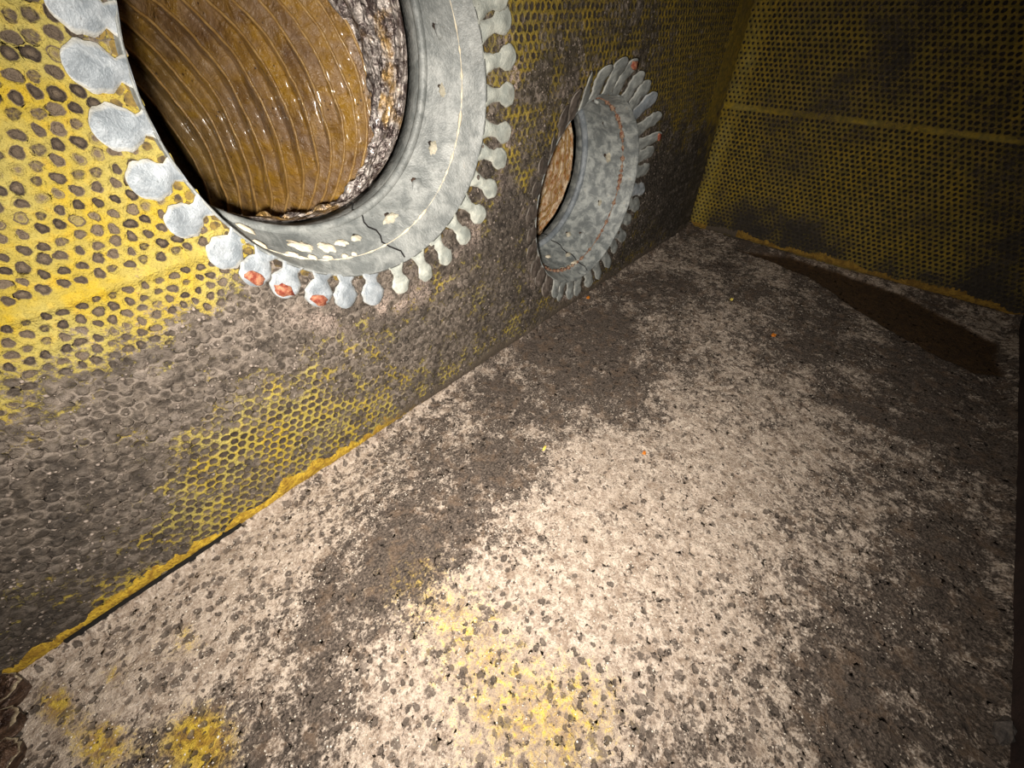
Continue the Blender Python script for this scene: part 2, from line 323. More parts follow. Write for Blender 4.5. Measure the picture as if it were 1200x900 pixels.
# --- left wall
def wall_dirt(u, v):
    d = .41+blobs(WALL_DIRT_POS, u, v)*.36-blobs(WALL_CLEAN_NEG, u, v)*.55
    for (c, r) in ((C1, R1), (C2, R2)):
        q = np.hypot(u-c[0], v-c[1])-r
        d = d+.42*np.exp(-(q/.07)**2)*sstep(-.3, .35, (u-c[0])/r*.7-(v-c[1])/r*.5+.15)
    d = d+.75*(fbm(u, v, 8, 5, 3)-.5)+1.05*(fbm(u, v, 32, 3, 31)-.5)
    d = d+.22*sstep(.95, 1.5, u)*sstep(.8, .4, v)+.12*sstep(.9, .5, u)*sstep(.40, .25, v)+.16*np.exp(-((u-.15)/.07)**2)*sstep(.82, .92, v)
    return np.clip(d, 0, 1.2)
def wall_fields(cu, cv, r):
    d = wall_dirt(cu, cv)
    n = fbm(cu, cv, 6, 3, 11)
    shallow = (cv > .45) & (cu < .35)
    size = .92+.30*r[:, 4]+.14*(cu < .45)*(cv > .4)+.28*sstep(.78, .95, cv)*(cu < .4)+.45*sstep(.60, .40, cv)*(.7+.6*r[:, 5])+.18*(cu > .8)*(cv > .5)
    cover = sstep(.55, .9, d)
    seam = (np.abs(cv-.672) < .011) & (cu < .3)
    gate = np.where(seam, 0., 1.)*(cu < 2.33)
    dep = (1-1.5*cover*(.4+r[:, 5]))*gate*np.where(shallow, .75, 1.15)
    rn = np.clip(r[:, 4]*.7+.5*(n-.35), 0, 1)
    rn = np.where(shallow, np.clip(rn*.75+.25, 0, 1), rn*.45)
    rn = np.where(d > .55, np.clip(r[:, 5]*1.1-.05, 0, 1), rn)
    show = gate*(1-.35*cover)*np.where(shallow, .6+.4*sstep(.08, .4, r[:, 3]), 1)
    def post(u, v):
        dd = wall_dirt(u, v)
        q = np.hypot(u-C1[0], v-C1[1])-R1; qq = np.hypot(u-C2[0], v-C2[1])-R2
        an = np.arctan2(v-C1[1], u-C1[0])
        pale = np.exp(-((q-.105)/.035)**2)*sstep(-2.4, -1.9, an)*sstep(.6, 0, an)*.9+.4*np.exp(-((qq-.07)/.035)**2)
        pale = pale*sstep(.42, .6, fbm(u, v, 18, 3, 77))
        h = .010*(fbm(u, v, 3, 3, 21)-.5)+.0045*(fbm(u, v, 22, 3, 22)-.5)+.007*np.exp(-((v-.672-.006*np.sin(u*9))/.010)**2)*(u < .3)
        h = h+.004*(fbm(u, v, 60, 2, 23)-.5)*sstep(.4, .8, dd)
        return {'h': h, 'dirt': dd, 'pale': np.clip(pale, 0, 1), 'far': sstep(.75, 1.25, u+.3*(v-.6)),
                'drk': np.clip(1.0*np.exp(-((u+.55)/.33)**2-((v-.12)/.24)**2)+.55*sstep(.5, .64, fbm(u, v, 9, 4, 99))+.8*sstep(1.2, 1.8, u)*sstep(.8, .3, v)+.7*np.exp(-((u-.98)/.22)**2)*sstep(.9, .6, v), 0, 1)}  # real dark dirt, plus light falloff painted in toward the lower left
    return {'size': size, 'depth': dep, 'rnd': rn, 'show': show, 'post': post}
def keepw(u, v):
    return (np.hypot(u-C1[0], v-C1[1]) > R1+.008) & (np.hypot(u-C2[0], v-C2[1]) > R2+.008)
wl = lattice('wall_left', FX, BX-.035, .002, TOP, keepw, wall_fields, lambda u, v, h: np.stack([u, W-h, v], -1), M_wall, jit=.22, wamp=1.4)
tag(wl, 'left duct wall of yellow perforated liner board, dirty and cut with two round openings', kind='structure')

# --- back wall
def back_dirt(u, v):
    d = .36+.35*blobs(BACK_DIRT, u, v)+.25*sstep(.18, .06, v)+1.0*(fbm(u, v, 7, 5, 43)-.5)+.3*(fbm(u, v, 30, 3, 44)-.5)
    d = d-.35*np.exp(-((u-.83)/.045)**2)
    d = d-.5*np.exp(-((v-.616+.004*np.sin(u*14))/.008)**2)*sstep(.45, .6, fbm(u, v, 7, 2, 5))
    return np.clip(d, 0, 1)
def back_fields(cu, cv, r):
    d = back_dirt(cu, cv)
    seam = np.abs(cv-.616) < .012
    def post(u, v):
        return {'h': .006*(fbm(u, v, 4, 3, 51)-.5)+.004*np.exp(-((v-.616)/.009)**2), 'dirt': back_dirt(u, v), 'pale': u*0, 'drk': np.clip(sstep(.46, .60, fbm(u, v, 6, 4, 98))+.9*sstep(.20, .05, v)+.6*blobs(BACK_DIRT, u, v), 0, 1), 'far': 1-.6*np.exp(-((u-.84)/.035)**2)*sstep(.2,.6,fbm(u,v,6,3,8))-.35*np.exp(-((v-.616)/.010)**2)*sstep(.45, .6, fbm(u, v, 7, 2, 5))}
    return {'size': 1.0+.2*r[:, 4]-.25*(cu > .79), 'depth': np.where(seam, 0, 1.3), 'rnd': r[:, 4]*.25, 'show': np.where(seam, 0, 1.), 'post': post}
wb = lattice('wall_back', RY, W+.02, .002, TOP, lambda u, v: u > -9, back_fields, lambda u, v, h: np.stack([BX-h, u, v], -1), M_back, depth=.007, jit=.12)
tag(wb, 'far end wall of dim yellow perforated liner with a horizontal seam', kind='structure')

# --- floor
poly = np.array([(2.417, 0.535), (2.512, 0.278), (2.493, -0.003), (2.467, -0.216), (2.361, -0.382), (2.275, -0.556), (2.02, -0.566), (1.975, -0.489), (2.019, -0.358), (2.09, -0.207), (2.182, -0.065), (2.351, 0.153), (2.4, 0.372)])
def polydist(x, y):
    best = np.full(x.shape, 9.); ins = np.zeros(x.shape, bool)
    for i in range(len(poly)):
        a = poly[i]; b = poly[(i+1) % len(poly)]; e = b-a
        t = np.clip(((x-a[0])*e[0]+(y-a[1])*e[1])/(e@e), 0, 1)
        best = np.minimum(best, np.hypot(x-a[0]-t*e[0], y-a[1]-t*e[1]))
        c = ((a[1] > y) != (b[1] > y)) & (x < (b[0]-a[0])*(y-a[1])/(b[1]-a[1]+1e-12)+a[0]); ins ^= c
    return np.where(ins, -best, best)
def floor_lum(u, v):
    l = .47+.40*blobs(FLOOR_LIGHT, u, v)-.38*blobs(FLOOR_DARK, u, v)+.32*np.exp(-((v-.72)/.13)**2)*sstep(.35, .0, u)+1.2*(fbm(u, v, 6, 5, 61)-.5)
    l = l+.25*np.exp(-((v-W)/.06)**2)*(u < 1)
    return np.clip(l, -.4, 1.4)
def floor_spot(u, v):
    d = .95*np.exp(-((v-.80)/.16)**2)*(u < .9)+.8*sstep(.50, .15, u)+.75*sstep(.15, -.15, v)*sstep(1.4, .7, u)
    return np.clip(d+.8*(fbm(u, v, 10, 3, 73)-.5), 0, 1)
def floor_fields(cu, cv, r):
    l = floor_lum(cu, cv)
    act = (r[:, 4] < .04+.42*floor_spot(cu, cv))
    act = act & (polydist(cu, cv) > .02)
    size = (.45+1.15*r[:, 5]**1.5)
    def post(u, v):
        pdv = polydist(u+.03*(fbm(u, v, 16, 3, 81)-.5), v+.03*(fbm(u, v, 16, 3, 82)-.5))
        br = sstep(.012, -.012, pdv)
        ll = floor_lum(u, v)
        h = .012*(fbm(u, v, 5, 4, 91)-.5)+.007*(fbm(u, v, 40, 3, 92)-.5)*(1-br)
        h = h-.010*br+.012*np.exp(-((u-BX)/.05)**2)+.02*sstep(W-.03, W+.0, v)+.015*sstep(RY+.04, RY, v)
        return {'h': h, 'lum': ll, 'yel': blobs(FLOOR_YELLOW, u, v, .5)*.75, 'brown': br, 'spot': floor_spot(u, v)}
    return {'size': size, 'depth': act*(.5+.5*r[:, 2]), 'rnd': r[:, 3], 'show': act*1., 'post': post}
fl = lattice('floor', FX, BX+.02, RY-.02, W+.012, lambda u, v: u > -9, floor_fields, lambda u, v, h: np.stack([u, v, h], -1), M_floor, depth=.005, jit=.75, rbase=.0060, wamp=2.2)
tag(fl, 'duct floor under speckled cream and grey-brown dust with yellow patches', kind='structure')

# --- remaining shell: right wall, ceiling, near end
def slab(name, b, mat, label):
    V, F = box(*b); o = mesh(name, V, F, mat, smooth=False); tag(o, label, kind='structure'); return o
slab('wall_right', (FX, BX+.05, RY-.06, RY, -.02, TOP), M_redbrown, 'dark reddish-brown right side wall of the duct')
slab('ceiling', (FX, BX+.05, RY-.06, W+.03, TOP, TOP+.04), M_darkmetal, 'dark duct ceiling above the frame')
slab('wall_front', (FX-.04, FX, RY-.06, W+.03, -.02, TOP+.04), M_darkmetal, 'dark duct end behind the camera')
slab('trim_1', (BX-.035, BX+.05, W+.022, W+.03, -.01, TOP), M_black, 'black gap between left wall and far wall')
# --- fibrous yellow folded edges along the feet of the walls
def edge_strip(name, u0, u1, hfun, to3, mat, label, n=260, thick=.008, dirtfun=None):
    us = np.linspace(u0, u1, n); V = []; D = []
    prof = [(0, 0), (.25, .8), (.55, 1), (.8, .9), (1, .15)]
    for u in us:
        h = hfun(u)
        for (a, b) in prof:
            jj = (random.random()-.5)*.12
            V.append(to3(u, max(0, h*(a+(jj if a > 0 else 0))), thick*(b+jj))); D.append(dirtfun(u, a) if dirtfun else 0)
    m = len(prof); F = [(i*m+j, (i+1)*m+j, (i+1)*m+j+1, i*m+j+1) for i in range(n-1) for j in range(m-1)]
    o = mesh(name, V, F, mat, attrs={'dirt': D}); tag(o, label, kind='structure'); return o
def mat_edge(name, ca, cb):
    s = NT(name); n = s.noise(40, 5, .65, .8); n3 = s.noise(170, 3)
    col = s.mix(s.step(n, .35, .65), ca, cb); col = s.mix(s.step(n3, .5, .7, 0, .6), col, (.45, .32, .10))
    dd = s.mth('ADD', s.at('dirt'), s.mth('MULTIPLY', s.mth('SUBTRACT', n, .5), .9))
    col = s.mix(s.step(dd, .45, .7), col, s.mix(n3, (.20, .17, .14), (.42, .37, .31)))
    return s.out(col, .85, s.bump(n3, .01, .8))
M_edge = mat_edge('fibrous_edge', (.56, .43, .10), (.76, .63, .18)); M_edge2 = mat_edge('ochre_edge', (.42, .31, .10), (.60, .47, .17))
edge_strip('baseboard_left', FX, BX-.05, lambda u: .043+.010*math.sin(u*17)+.006*math.sin(u*61)+random.uniform(-.014, .010), lambda u, a, t: (u, W-t+.004, .008+a), M_edge,
           'frayed yellow folded edge along the foot of the left wall', dirtfun=lambda u, a: .05+.75*min(1, max(0, (u-.15)/.45))+.25*a)
edge_strip('baseboard_back', RY, W, lambda u: .032+.010*math.sin(u*13)+.005*math.sin(u*47)+random.uniform(-.006, .006), lambda u, a, t: (BX-t+.003, u, .012+a), M_edge2,
           'narrow yellow edge strip along the foot of the far wall', dirtfun=lambda u, a: (.85 if .60 < u < .78 else .1)+.1*a)
slab('trim_2', (-.46, -.10, W-.009, W+.004, -.004, .026), M_black, 'thin dark joint between left wall and floor')

# ---------------------------------------------------------------- collars
def circ_pt(c, y, r, a): return (c[0]+r*math.cos(a), y, c[1]+r*math.sin(a))
def loft(st, n=120, thick=.004, noise=.0008):
    """st: list of (y, cx, cz, r) from the wall outward; closed thin sheet"""
    V = []; F = []; k = len(st); e = []
    for side in (0, 1):
        for (y, cx, cz, r) in st:
            for i in range(n):
                a = i*2*math.pi/n; rr = r+side*thick+noise*(random.random()-.5)
                V.append((cx+rr*math.cos(a), y, cz+rr*math.sin(a))); e.append(0)
    for side in (0, 1):
        o = side*k*n
        for j in range(k-1):
            for i in range(n):
                q = (o+j*n+i, o+j*n+(i+1) % n, o+(j+1)*n+(i+1) % n, o+(j+1)*n+i)
                F.append(q if side == 0 else q[::-1])
    for j in (0, k-1):
        for i in range(n):
            q = (j*n+i, j*n+(i+1) % n, k*n+j*n+(i+1) % n, k*n+j*n+i); F.append(q[::-1] if j == 0 else q)
    return V, F, e
def ring_tube(c, y, r, tr, n=120, m=8, jag=0., gaps=0., seed=0, a0=0., a1=2*math.pi, axis=None):
    R_ = random.Random(seed); V = []; F = []
    cc = n if abs(a1-a0-2*math.pi) < 1e-6 else n-1
    for i in range(n):
        a = a0+(a1-a0)*i/(n if cc == n else n-1)
        t = tr*(1+jag*(R_.random()-.5)*2)
        if R_.random() < gaps: t *= .25
        for j in range(m):
            b = j*2*math.pi/m
            V.append((c[0]+(r+t*math.cos(b))*math.cos(a), y+t*math.sin(b), c[1]+(r+t*math.cos(b))*math.sin(a)))
    for i in range(cc):
        for j in range(m):
            F.append((i*m+j, i*m+(j+1) % m, ((i+1) % n)*m+(j+1) % m, ((i+1) % n)*m+j))
    return V, F
def tab_mesh(c, a, rf, rd, wn, rdisc, lift, bend, tw, yb, seed, nk=.42):
    """one bent tab: narrow root at radius rf, rounded paddle of radius rdisc centred at rd"""
    R_ = random.Random(seed); ns, nt = 15, 9; V = []; E = []; F = []
    L = rd+rdisc-rf; ph = R_.random()*6
    ca, sa = math.cos(a), math.sin(a)
    for layer in (0, 1):
        for i in range(ns):
            s = i/(ns-1); s = 1-(1-s)**1.5; r = rf+L*s
            hw = 0
            if r > rd-rdisc: hw = math.sqrt(max(0, rdisc**2-(r-rd)**2))
            qn = min(1, (r-rf)/(rd-rf)); neck = wn*(1.12-nk*math.sin(qn*math.pi)-.12*qn) if r < rd else 0
            hw = max(hw, neck, .0006)*(1+.06*math.sin(r*310+ph))
            for j in range(nt):
                t = -1+2*j/(nt-1); x = hw*t
                dome = .0045*(1-t*t)*(1-abs(2*s-1)**3)
                hh = .0035+lift*s**bend+dome+tw*x*s
                hh += .002*math.sin(r*140+ph)*math.cos(x*120+ph)
                if layer: hh -= .0045
                V.append((c[0]+r*ca-x*sa, yb-hh, c[1]+r*sa+x*ca))
                E.append(1. if (abs(t) > .99 or i >= ns-1) else 0.)
    def id(l, i, j): return l*ns*nt+i*nt+j
    for i in range(ns-1):
        for j in range(nt-1):
            F.append((id(0,i,j), id(0,i,j+1), id(0,i+1,j+1), id(0,i+1,j))); F.append((id(1,i,j), id(1,i+1,j), id(1,i+1,j+1), id(1,i,j+1)))
        for j, fl_ in ((0, 0), (nt-1, 1)):
            q = (id(0,i,j), id(0,i+1,j), id(1,i+1,j), id(1,i,j)); F.append(q if not fl_ else q[::-1])
    for j in range(nt-1):
        F.append((id(0,ns-1,j), id(0,ns-1,j+1), id(1,ns-1,j+1), id(1,ns-1,j)))
    return V, F, E
def patch(c, y, r, a, la, ly, thick, inward, seed, tocircle=None):
    """flat irregular blob stuck on the inside of the sleeve"""
    R_ = random.Random(seed); n = 18; V = [(0, 0, 0)]; F = []
    pts = []
    for k in range(n):
        t = k*2*math.pi/n; q = 1+.28*R_.uniform(-1, 1); pts.append((la*math.cos(t)*q, ly*math.sin(t)*q))
    V = []
    def place(da, dy, h):
        aa = a+da/r; cx, cz, rr = tocircle(y+dy)
        return (cx+(rr-h)*math.cos(aa), y+dy, cz+(rr-h)*math.sin(aa))
    V.append(place(0, 0, thick*1.2+.001))
    for (u, v) in pts: V.append(place(u*.7, v*.7, thick+.001))
    for (u, v) in pts: V.append(place(u, v, -.001))
    for k in range(n):
        k2 = (k+1) % n
        F.append((0, 1+k, 1+k2)); F.append((1+k, 1+n+k, 1+n+k2, 1+k2))
    return V, F

def collar(name, label, st, crease, bead, fold, tabs, mz, seed, dimples, patches, lap, redcrease):
    c0 = (st[0][1], st[0][2])
    root = empty(name, (c0[0], W, c0[1])); tag(root, label, 'duct collar', None)
    V, F, e = loft(st); mesh('sleeve', V, F, mz, root, attrs={'edge': e})
    V, F = ring_tube((crease[1], crease[2]), crease[0], crease[3]-.0005, .0026 if not redcrease else .0062, jag=.8, gaps=.45, seed=seed, n=220)
    o = mesh('sealant_line', V, F, M_cream if not redcrease else M_rust_line, root); o['label'] = 'broken line of sealant around the crease'
    V, F = ring_tube((bead[1], bead[2]), bead[0], bead[3], .0105 if seed == 1 else .014, n=120, m=10); mesh('rolled_bead', V, F, mz if seed == 1 else M_tab, root, attrs={'edge': [0]*len(V)})
    def toc(y):
        ys = [s_[0] for s_ in st]
        return tuple(float(np.interp(y, ys, [s_[k] for s_ in st])) for k in (1, 2, 3))
    for i, (a, y, la, ly) in enumerate(dimples):
        V, F = patch(None, y, .3, math.radians(a), la*1.5, ly*.9, .005, True, seed*7+i, toc); mesh('fastener_dab', V, F, M_dab if i % 3 else mz, root, attrs={'edge': [0]*len(V)})
        V, F = patch(None, y+ly*.9, .3, math.radians(a)+.012, la*.55, ly*.6, .0025, True, seed*17+i, toc); mesh('fastener_hole', V, F, M_hole, root)
    for i, (a, y, la, ly) in enumerate(patches):
        V, F = patch(None, y, .3, math.radians(a), la, ly, .004, True, seed*9+i, toc); o = mesh('peeled_patch', V, F, M_cream, root); o['label'] = 'cream patch where the grey coating has peeled'
    # lap seam: a narrow dark stepped joint across the sleeve
    if lap:
        a = math.radians(lap); V = []; F = []; n = 14
        for i in range(n):
            y = st[0][0]+.004+(st[-1][0]-st[0][0]-.006)*i/(n-1); cx, cz, rr = toc(y); aa = a+.16*(i/n)+.02*math.sin(i*1.7)
            for da, h in ((0, -.0005), (.004, .0028), (.010, .0028), (.013, -.0005)):
                V.append((cx+(rr-h)*math.cos(aa+da), y, cz+(rr-h)*math.sin(aa+da)))
        for i in range(n-1):
            for j in range(3): F.append((i*4+j, i*4+j+1, i*4+5+j, i*4+4+j))
        o = mesh('lap_seam', V, F, M_black, root); o['label'] = 'dark crack of the overlapping sheet joint'
    # skirt of liner under the tabs
    V = []; F = []; n = 120; rf = fold
    for i in range(n):
        a = i*2*math.pi/n
        for r, y in ((rf+.003, W+.003), (rf+.036, W+.004)): V.append((c0[0]+r*math.cos(a), y, c0[1]+r*math.sin(a)))
    F = [(i*2, i*2+1, ((i+1) % n)*2+1, ((i+1) % n)*2) for i in range(n)]
    mesh('liner_rim', V, F, M_skirt, root, attrs={'edge': [0]*len(V)})
    for i, t in enumerate(tabs):
        a = math.radians(t['a'])
        V, F, E = tab_mesh(c0, a, rf, t['rd'], t['wn'], t['rdisc'], t['lift'], 1.3, t['tw'], W, seed*100+i, .42 if seed == 1 else .22)
        tb = mesh('tab', V, F, t['mat'], root, attrs={'edge': [q*t.get('edge', .6) for q in E]})
        if t.get('rust'):
            R_ = random.Random(i); n = 14; rr = t['rdisc']*.62; V = []; cen = t['rd']+t['rdisc']*.42
            hh = .0035+t['lift']*.9+.0065
            for k in range(n):
                b = k*2*math.pi/n; q = rr*(1+.2*R_.uniform(-1, 1)); V.append((cen+q*.62*math.cos(b), q*math.sin(b)))
            def pl(r, x, h): return (c0[0]+r*math.cos(a)-x*math.sin(a), W-h, c0[1]+r*math.sin(a)+x*math.cos(a))
            VV = [pl(cen, 0, hh+.001)]+[pl(r, x, hh) for r, x in V]+[pl(cen+(r-cen)*1.05, x*1.05, hh-.007) for r, x in V]
            FF = []
            for k in range(n):
                k2 = (k+1) % n; FF.append((0, 1+k, 1+k2)); FF.append((1+k, 1+n+k, 1+n+k2, 1+k2))
            o = mesh('rust_patch', VV, FF, M_rust, tb); o['label'] = 'red rust patch at the tip of the tab'
    return root
M_rust_line = mat_plain('rusty_sealant', (.48, .27, .19), (.72, .62, .52), .7, 120)
M_skirt = mat_plain('ochre_liner_cut', (.20, .165, .13), (.52, .43, .19), .85, 40)

# big near collar
A1 = [20.9, 31, 41.5, 52, 62.5, 73, 83.5, 94, 104.5, 115, 126, 137, 148, 159.3, 168.5, 178.3, 189.1, 199, 209.4, 218.7, 228.1, 238.4, 248.3, 258.7, 270.1, 281.7, 293.1, 304.3, 313.9, 325, 335.7, 344.5, 355.1, 365.6, 375]
A1 = sorted(set(a % 360 for a in A1))
tabs1 = []
for i, a in enumerate(A1):
    left = 150 < a < 215
    bot = 215 <= a < 262
    rdisc = (.0290 if left else .0295 if bot else .0255)+random.uniform(-.0015, .0015)
    tip = .433+.016*math.cos(math.radians(a))-(.006 if 262 < a < 305 else 0)+random.uniform(-.003, .003)
    t = dict(a=a+random.uniform(-.5, .5), rd=tip-rdisc, wn=.019 if left else .022, rdisc=rdisc, lift=.005+random.uniform(0, .008), tw=random.uniform(-.10, .10),
             mat=M_tab if (left or bot) else M_tabw, edge=.8 if left else .35, rust=any(abs(a-q) < 2 for q in (218.7, 228.1, 238.4)))
    tabs1.append(t)
st1 = [(W-.0045, .499, .862, .3465), (W-.002, .498, .8625, .3445), (.880, .490, .871, .3425), (.896, .462, .893, .3385), (.900, .459, .896, .3375), (.935, .438, .921, .333), (.965, .420, .943, .3275), (.975, .416, .948, .3265), (1.02, .414, .950, .3255)]
D1 = [(5.9, .933, .010, .007), (-12.6, .933, .008, .006), (-34, .933, .011, .007), (-51, .933, .012, .008), (-71, .93, .013, .008), (24, .933, .009, .006), (45, .933, .009, .006), (-89, .93, .008, .006)]
P1 = [(-112, .930, .026, .013), (-103, .926, .018, .011), (-96, .930, .013, .007), (-127, .95, .012, .010), (-121, .902, .013, .006), (-114, .902, .008, .005), (-108, .902, .009, .004), (-101, .902, .007, .004), (-97, .902, .006, .003), (-132, .905, .012, .007)]
collar('duct_collar', 'large grey zinc duct collar in the left foreground wall, ringed by round-ended bent tabs', st1, (.898, .460, .8945, .338), (.968, .4185, .9445, .3265), .3455, tabs1, M_zinc, 1, D1, P1, -84, False)

# farther collar
tabs2 = []
for i in range(34):
    a = i*360/34+3+random.uniform(-1.8, 1.8); up = 20 < a < 150; side = 112 < a < 236
    tabs2.append(dict(a=a, rd=.372+random.uniform(-.006, .010)+(.012 if up else 0), wn=.028, rdisc=.0275+random.uniform(-.004, .004), lift=(.030 if up else .008)+random.uniform(0, .022), tw=random.uniform(-.5, .5) if up else random.uniform(-.2, .2),
                      mat=M_tabdust if side else M_tab2 if random.random() < .85 else M_tab, edge=.1 if side else .3, rust=(i in (7, 2))))
st2 = [(W-.0045, 1.382, .457, .325), (W-.002, 1.382, .457, .3225), (.885, 1.382, .459, .318), (.925, 1.382, .463, .306), (.932, 1.381, .464, .304), (1.0, 1.37, .482, .300), (1.09, 1.354, .506, .294), (1.10, 1.352, .508, .2935), (1.14, 1.35, .51, .2925)]
D2 = [(34, .995, .010, .008), (8.4, .99, .012, .014), (-26, .985, .010, .007), (-56, .99, .010, .013), (-80, .98, .012, .009), (-62, 1.04, .010, .012), (58, .99, .010, .01)]
P2 = [(-100, .935, .02, .008), (-92, .932, .018, .007), (-84, .933, .02, .009), (-96, 1.02, .018, .009), (-104, 1.04, .012, .008)]
collar('duct_collar', 'farther grey duct collar near the corner, with a rusty crease and dusty raised tabs', st2, (.928, 1.3815, .4635, .3045), (1.095, 1.353, .507, .2925), .324, tabs2, M_zinc_dark, 2, D2, P2, -82, True)

# ---------------------------------------------------------------- flexible ducts
def bez(pts, t):
    """Catmull-Rom through pts"""
    n = len(pts)-1; x = min(max(t*n, 0), n-1e-6); i = int(x); f = x-i
    p = [np.array(pts[max(0, min(n, i+k))], float) for k in (-1, 0, 1, 2)]
    return .5*((2*p[1])+(-p[0]+p[2])*f+(2*p[0]-5*p[1]+4*p[2]-p[3])*f*f+(-p[0]+3*p[1]-3*p[2]+p[3])*f**3)
def flex(name, label, path, nr, seed, tilt0, silver_len, amp=.042, nseg=200, na=150, crumple=.010, film=None):
    """path rows: x, y, z, radius, heading blend (0 = ring faces the opening, 1 = ring square to the path)"""
    root = empty(name, path[0][:3]); tag(root, label, 'flexible duct')
    fr = []
    for i in range(nseg):
        t = i/(nseg-1); p = bez(path, t); p2 = bez(path, min(1, t+.01)); p0 = bez(path, max(0, t-.01))
        d = p2[:3]-p0[:3]; d /= np.linalg.norm(d); k = p[4]
        nrm = np.array([0, 1., 0])*(1-k)+d*k; nrm /= np.linalg.norm(nrm)
        e1 = np.cross(nrm, [0, 0, 1.]); e1 /= np.linalg.norm(e1); e2 = np.cross(e1, nrm)
        if e1[0] < 0: e1 = -e1
        fr.append((p, e1, e2, nrm, t))
    ts = np.array([f[4] for f in fr])
    def ringphase(t): return (t-silver_len)/(1-silver_len)*nr
    A = np.linspace(0, 2*math.pi, na, endpoint=False)
    V = []; AL = []; SI = []; CA = []; SA = []
    for (p, e1, e2, nrm, t) in fr:
        ph = ringphase(t)
        x = A*3; y = np.full_like(A, t*26)
        if t < silver_len:
            q = .030*(fbm(np.cos(A)*3+5, np.sin(A)*3+t*30, 2.2, 4, seed)-.5)*2
            fade = min(1, t/silver_len*3)
            rr = p[3]+q*fade*1.0+.006*np.sin(A*40+t*50)*fade*.4
        else:
            f = ph+.55*(fbm(np.cos(A)*2, np.sin(A)*2+ph*.35, 1.5, 3, seed+5)-.5)
            f = f-np.floor(f)
            sag = np.where(f < .80, (f/.80)**1.25, np.maximum(0, (1-f)/.20)**.8)
            rr = p[3]+amp*sag+crumple*(fbm(np.cos(A)*4+9, np.sin(A)*4+ph*.5, 3, 4, seed+9)-.5)
        P3 = p[:3][None]+rr[:, None]*(np.cos(A)[:, None]*e1[None]+np.sin(A)[:, None]*e2[None])
        V.append(P3); AL += [t]*na; CA += list(np.cos(A)); SA += list(np.sin(A)); SI += [float(np.clip((silver_len*1.15-t)/.03, 0, 1))]*na
    V = np.concatenate(V)
    F = [(i*na+j, i*na+(j+1) % na, (i+1)*na+(j+1) % na, (i+1)*na+j) for i in range(nseg-1) for j in range(na)]
    F.append(tuple((nseg-1)*na+j for j in range(na)))
    mesh('film_liner', V, F, film or M_film, root, attrs={'along': AL, 'silver': SI, 'ca': CA, 'sa': SA})
    for k in range(nr):
        t = silver_len+(1-silver_len)*k/nr; p = bez(path, t); i = int(t*(nseg-1)); _, e1, e2, nrm, _ = fr[i]
        V = []; F = []; n = 90; m = 6; tr = .0042
        for j in range(n):
            a = j*2*math.pi/n; ph0 = .55*(fbm(np.array([math.cos(a)*2]), np.array([math.sin(a)*2+k*.35]), 1.5, 3, seed+5)[0]-.5)
            tt = min(1, max(0, t-ph0*(1-silver_len)/nr)); pp = bez(path, tt); rd = e1*math.cos(a)+e2*math.sin(a)
            qn = crumple*(fbm(np.array([math.cos(a)*4+9]), np.array([math.sin(a)*4+k*.5]), 3, 4, seed+9)[0]-.5)
            for b in range(m):
                bb = b*2*math.pi/m; V.append(pp[:3]+rd*(pp[3]+qn-.001+tr*math.cos(bb))+nrm*tr*math.sin(bb))
        for j in range(n):
            for b in range(m): F.append((j*m+b, j*m+(b+1) % m, ((j+1) % n)*m+(b+1) % m, ((j+1) % n)*m+b))
        mesh('wire_rib', V, F, M_wire, root)
    return root
path1 = [(.414, 1.015, .950, .322, 0), (.415, 1.13, .91, .318, .05), (.43, 1.26, .83, .312, .25), (.35, 1.37, .78, .31, .5), (.21, 1.45, .74, .31, .7), (.05, 1.52, .70, .31, .85), (-.12, 1.57, .67, .31, .9), (-.3, 1.62, .64, .31, 1)]
flex('flexible_duct', 'amber plastic-lined flexible duct with wire ribs curving away behind the large near collar', path1, 24, 3, 0, .25, nseg=420)
path2 = [(1.35, 1.145, .51, .278, 0), (1.35, 1.19, .51, .278, 0), (1.36, 1.28, .52, .28, 0), (1.38, 1.40, .54, .28, 0), (1.40, 1.55, .56, .28, 0)]
flex('flexible_duct', 'crumpled amber film of the flexible duct seen through the farther collar', path2, 9, 13, 0, .12, nseg=130, na=140, crumple=.05, film=M_film2)

# ---------------------------------------------------------------- loose things on the floor
def chunk(name, label, cat, loc, r, mat, sq=(1, 1, 1), seed=0, rot=0, group=None, kind=None):
    R_ = random.Random(seed); V = []; F = []; n, m = 9, 6
    for i in range(1, m):
        th = math.pi*i/m
        for j in range(n):
            q = r*(1+.30*R_.uniform(-1, 1)); ph = j*2*math.pi/n
            x, y, z = q*math.sin(th)*math.cos(ph)*sq[0], q*math.sin(th)*math.sin(ph)*sq[1], q*math.cos(th)*sq[2]
            V.append((x*math.cos(rot)-y*math.sin(rot), x*math.sin(rot)+y*math.cos(rot), z))
    V.append((0, 0, r*sq[2])); V.append((0, 0, -r*sq[2])); k = (m-1)*n
    for i in range(m-2):
        for j in range(n): F.append((i*n+j, (i+1)*n+j, (i+1)*n+(j+1) % n, i*n+(j+1) % n))
    for j in range(n):
        F.append((k, j, (j+1) % n)); F.append((k+1, (m-2)*n+(j+1) % n, (m-2)*n+j))
    o = mesh(name, V, F, mat, smooth=False, attrs={'edge': [0]*len(V)}); o.location = Vector(loc)*S
    tag(o, label, cat, group, kind); return o
M_lumpy = mat_plain('grey_fluff', (.26, .24, .23), (.42, .39, .37), .9, 60); M_or = mat_plain('orange_chip', (.78, .42, .08), (.85, .55, .15), .6, 80); M_yl = mat_plain('yellow_chip', (.88, .78, .30), (.92, .88, .55), .6, 80)
chunk('liner_chip', 'pale yellow sliver lying on the dark dust in the middle of the floor', 'chip', (.629, .451, .006), .010, M_yl, (1, .45, .4), 1, .3)
